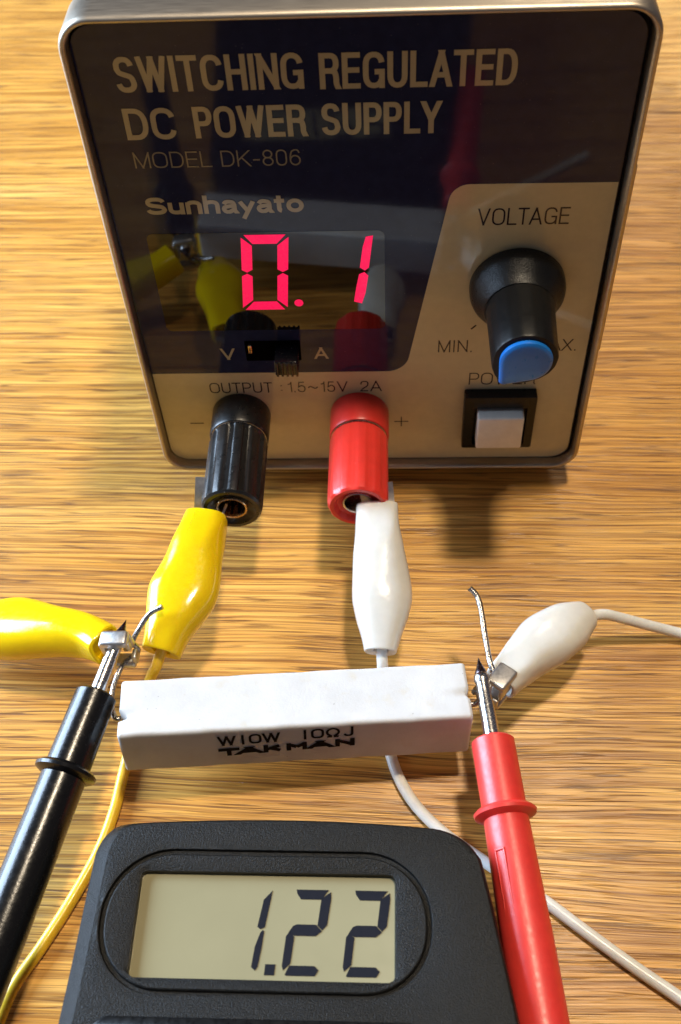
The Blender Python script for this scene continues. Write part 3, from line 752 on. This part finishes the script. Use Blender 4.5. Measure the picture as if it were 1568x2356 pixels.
clip_lead('yellow clip lead gripping the resistor wire on the far left',
    [(-42.2, -39.4, 14.8), (-45.57, -36.9, 13.7), (-52.26, -34.41, 11.8), (-58.47, -32.45, 9.8), (-64.0, -31.26, 8.0), (-68.5, -30.6, 6.6)],
    [(0, 5.4, 5.4), (0.12, 5.8, 5.8), (0.36, 7.8, 7.2), (0.60, 9.6, 8.2), (0.76, 9.0, 7.6), (0.9, 6.0, 5.6), (1.0, 5.2, 4.6)],
    [(-67.5, -30.7, 6.9), (-72.42, -30.7, 4.0), (-78.98, -31.53, 1.0), (-90, -37, 1.0)],
    'yellow', 'yellow_cable', jaws_y2)

# ------------------------------------------------------------------ test probes
def probe(label, tip, tail, hstart, ringpos, hr, plastic, name_origin):
    tip = Vector(tip); tail = Vector(tail); ax = (tail - tip).normalized()
    t = thing('test_probe', label, 'test probe', (name_origin[0], name_origin[1], 0), group='multimeter test probes')
    bm = bmesh.new()
    revolve(bm, tip, ax, [(0, 0.04), (0.8, 0.28), (1.7, 0.62), (2.4, 0.9), (2.6, 0.92)], 32)
    finish('probe_tip', bm, 'dark_steel', t)
    bm = bmesh.new()
    revolve(bm, tip, ax, [(2.6, 0.92), (2.9, 1.12), (3.6, 1.18), (4.0, 1.02), (4.3, 0.98), (hstart * 0.55, 1.0), (hstart * 0.56, 1.12), (hstart + 1, 1.15)], 32)
    finish('probe_shaft', bm, 'nickel', t)
    bm = bmesh.new(); e = (tail - tip).length
    prof = [(hstart, 1.3), (hstart, 2.6), (hstart + .35, 3.0), (ringpos - 1.1, hr[0]), (ringpos - .8, hr[0]), (ringpos - .55, hr[0] + .75), (ringpos - .1, hr[0] + 1.25), (ringpos + .35, hr[0] + 1.15), (ringpos + .7, hr[0] + .55), (ringpos + .9, hr[0] + .02), (e * .6, hr[1]), (e, hr[1])]
    def facet(a, d, r):
        return r * (1 - 0.03 * max(0, math.cos(2 * a)) ** 8) if d > ringpos + 2 else r
    revolve(bm, tip, ax, prof, 64, facet)
    h = finish('handle', bm, plastic, t, 40)
    return t, h, tip, ax
probe('black test probe touching the resistor wire on the left', (-38.79, -36.8, 17.2), (-61.5, -107.5, 10.0), 12.1, 24.0, (3.15, 3.35), 'black_probe', (-55, -85))
t_, h_, tp_, ax_ = probe('red test probe touching the resistor wire on the right', (12.95, -46.27, 15.5), (15.0, -112, 11.4), 12.6, 23.1, (3.02, 3.4), 'red_probe', (15, -90))
# moulded channel down the red handle
bm = bmesh.new()
side = ax_.cross(Vector((0, 0, 1))).normalized(); upn = side.cross(ax_).normalized()
if upn.z < 0: upn = -upn
sx = -1 if side.x > 0 else 1
dirn = (upn * 0.80 + side * sx * 0.60).normalized(); wdt = ax_.cross(dirn).normalized()
q = Matrix((ax_, wdt, dirn)).transposed().to_4x4(); q.translation = tp_
box(bm, (28.5, -0.75, 3.0), (66, -0.5, 3.28), 0.08, q); box(bm, (28.5, 0.5, 3.0), (66, 0.75, 3.28), 0.08, q)
box(bm, (28.3, -0.75, 3.1), (28.65, 0.75, 3.3), 0.08, q)
finish('moulded_channel', bm, 'red_probe', h_)

# ------------------------------------------------------------------ multimeter
MO = (-18.45, -83.15); MR = -0.084
mm = thing('multimeter', 'black pocket multimeter with grey lcd reading at the bottom edge', 'multimeter', (MO[0], MO[1], 0), MR, local=True)
TOP = 18.0
def outline(dl, dr, db):
    """body outline in local coordinates offset by dl (left) dr (right) db (rear)"""
    c = [(-20.0 - dl, 11.6 + db), ]
    L = [(-26.5 - dl, -75), (-24.2 - dl, -45), (-21.9 - dl, -12.0), (-21.0 - dl, 6.6), (-20.75 - dl, 9.2 + db * .6), (-20.0 - dl * .8, 11.2 + db), (-18.3 - dl * .5, 12.45 + db),
         (-12, 12.95 + db), (-3.7, 13.25 + db), (5, 13.3 + db), (13, 13.05 + db), (19, 12.7 + db), (22.2 + dr * .4, 12.25 + db), (24.6 + dr * .8, 11.1 + db * .8), (26.1 + dr, 9.4 + db * .5), (27.0 + dr, 7.0),
         (30.2 + dr, -10.5), (36.0 + dr, -45), (40.0 + dr, -75)]
    return L
def dense(P, k=10): return path_sample(P, k) + []
def angular(poly, n=240, c=(0.0, 0.6)):
    """resample polygon at fixed directions from c"""
    out = []; m_ = len(poly)
    for i in range(n):
        a = 2 * math.pi * i / n; dx, dy = math.cos(a), math.sin(a); best = None
        for j in range(m_):
            x1, y1 = poly[j][0] - c[0], poly[j][1] - c[1]; x2, y2 = poly[(j + 1) % m_][0] - c[0], poly[(j + 1) % m_][1] - c[1]
            ex_, ey_ = x2 - x1, y2 - y1; den = dx * ey_ - dy * ex_
            if abs(den) < 1e-12: continue
            t = (x1 * ey_ - y1 * ex_) / den; s_ = (x1 * dy - y1 * dx) / den
            if t > 0 and -1e-9 <= s_ <= 1 + 1e-9 and (best is None or t > best): best = t
        out.append((c[0] + dx * best, c[1] + dy * best))
    return out
def lvl(poly2, z): return [Vector((x, y, z)) for x, y in poly2]
O = lambda a, b, c: angular(dense(outline(a, b, c)))
gro = rr(-20.6, 20.7, -8.35, 9.45, (8.3, 8.6, 8.6, 8.3), 14)
def grv(i): return angular(rr(-20.6 + i, 20.7 - i, -8.35 + i, 9.45 - i, (8.3 - i, 8.6 - i, 8.6 - i, 8.3 - i), 14))
def lcdw(i): return angular(rr(-16.1 - i, 16.05 + i, -6.15 - i, 6.5 + i, 0.75 + i, 6))
bm = bmesh.new()
rings = [lvl(O(0.6, -1.2, -1.0), 0.0), lvl(O(1.6, 0.0, 0.0), 1.2), lvl(O(2.3, 0.8, 1.0), 14.5), lvl(O(2.15, 0.7, 0.9), 16.1), lvl(O(0.25, 0.3, 0.25), 17.8), lvl(O(0.0, 0.0, 0.0), TOP),
         lvl(O(-0.5, -0.5, -0.5), TOP + 0.03), lvl(grv(-0.15), TOP + 0.12), lvl(grv(0.0), TOP + 0.08), lvl(grv(0.12), TOP - 0.45), lvl(grv(0.55), TOP - 0.5), lvl(grv(0.7), TOP - 0.02), lvl(grv(0.85), TOP + 0.06),
         lvl(grv(1.25), TOP + 0.03), lvl(lcdw(0.45), TOP - 0.12), lvl(lcdw(0.15), TOP - 0.2), lvl(lcdw(0.12), TOP - 1.6)]
loft(bm, rings, True, True)
finish('case', bm, 'meter', mm, 30)
bm = bmesh.new()
lp = rr(-16.2, 16.15, -6.25, 6.6, 0.7, 5)
M3 = lambda x, y, z: Vector((x, z, TOP - y))
poly_plate(bm, lp, M3, 1.2, 1.5)
lcd = finish('display', bm, 'lcd', mm)
def lcd_digit(segs):
    b = bmesh.new()
    for s in segs:
        cx = sum(p[0] for p in s) / len(s); cz = sum(p[1] for p in s) / len(s)
        q = [(x + 0.09 * (1 if x > cx else -1), z + 0.09 * (1 if z > cz else -1)) for x, z in s]
        poly_plate(b, [(x * 1.01, z + 0.36) for x, z in q], M3, 1.14, 1.22)
    return b
# local digit coordinates measured on the display
b = lcd_digit([[(0.55, 4.25), (0.42, 3.2), (-0.10, -0.1), (-0.45, -0.35), (-0.85, -0.05), (-0.30, 3.1)],
               [(-0.15, -0.75), (-0.30, -2.6), (-0.62, -4.75), (-0.75, -5.25), (-1.25, -4.85), (-0.98, -2.6), (-0.62, -0.95), (-0.35, -0.62)]])
finish('digit', b, 'lcd_ink', lcd)
b = lcd_digit([[(0.45, -4.65), (1.50, -4.65), (1.42, -5.75), (0.37, -5.75)]]); finish('decimal_point', b, 'lcd_ink', lcd)
def two(ox):
    s = [[(3.75, 4.45), (7.62, 4.45), (6.75, 3.42), (4.35, 3.42), (3.85, 3.95)],
         [(7.88, 4.20), (7.95, 3.4), (7.55, 0.3), (7.15, -0.35), (6.55, 0.25), (6.9, 3.25), (7.1, 3.5)],
         [(3.55, -0.05), (4.0, 0.15), (6.2, 0.15), (6.95, -0.45), (6.2, -1.05), (3.75, -1.05), (3.05, -0.62)],
         [(2.95, -0.75), (3.6, -1.35), (3.3, -4.35), (2.62, -5.15), (2.45, -4.6), (2.75, -1.3)],
         [(2.85, -5.65), (3.35, -4.75), (6.2, -4.75), (6.72, -5.25), (6.3, -5.75), (3.0, -5.75)]]
    return lcd_digit([[(x + ox, z) for x, z in p] for p in s])
finish('digit', two(0.0), 'lcd_ink', lcd); finish('digit', two(7.35), 'lcd_ink', lcd)
bm = bmesh.new()
loft(bm, [lvl(rr(-19.6, 19.9, -40, -10.75, 2.2, 8), TOP - 0.1), lvl(rr(-19.6, 19.9, -40, -10.75, 2.2, 8), TOP + 0.22), lvl(rr(-19.4, 19.7, -39.8, -10.95, 2.0, 8), TOP + 0.34)], False, True)
finish('front_plate', bm, 'meter_smooth', mm)

# ------------------------------------------------------------------ tidy helper properties
for o in list(bpy.data.objects):
    if 'frame_origin' in o: del o['frame_origin']
SC.render.engine = 'CYCLES'
SC.cycles.max_bounces = 8
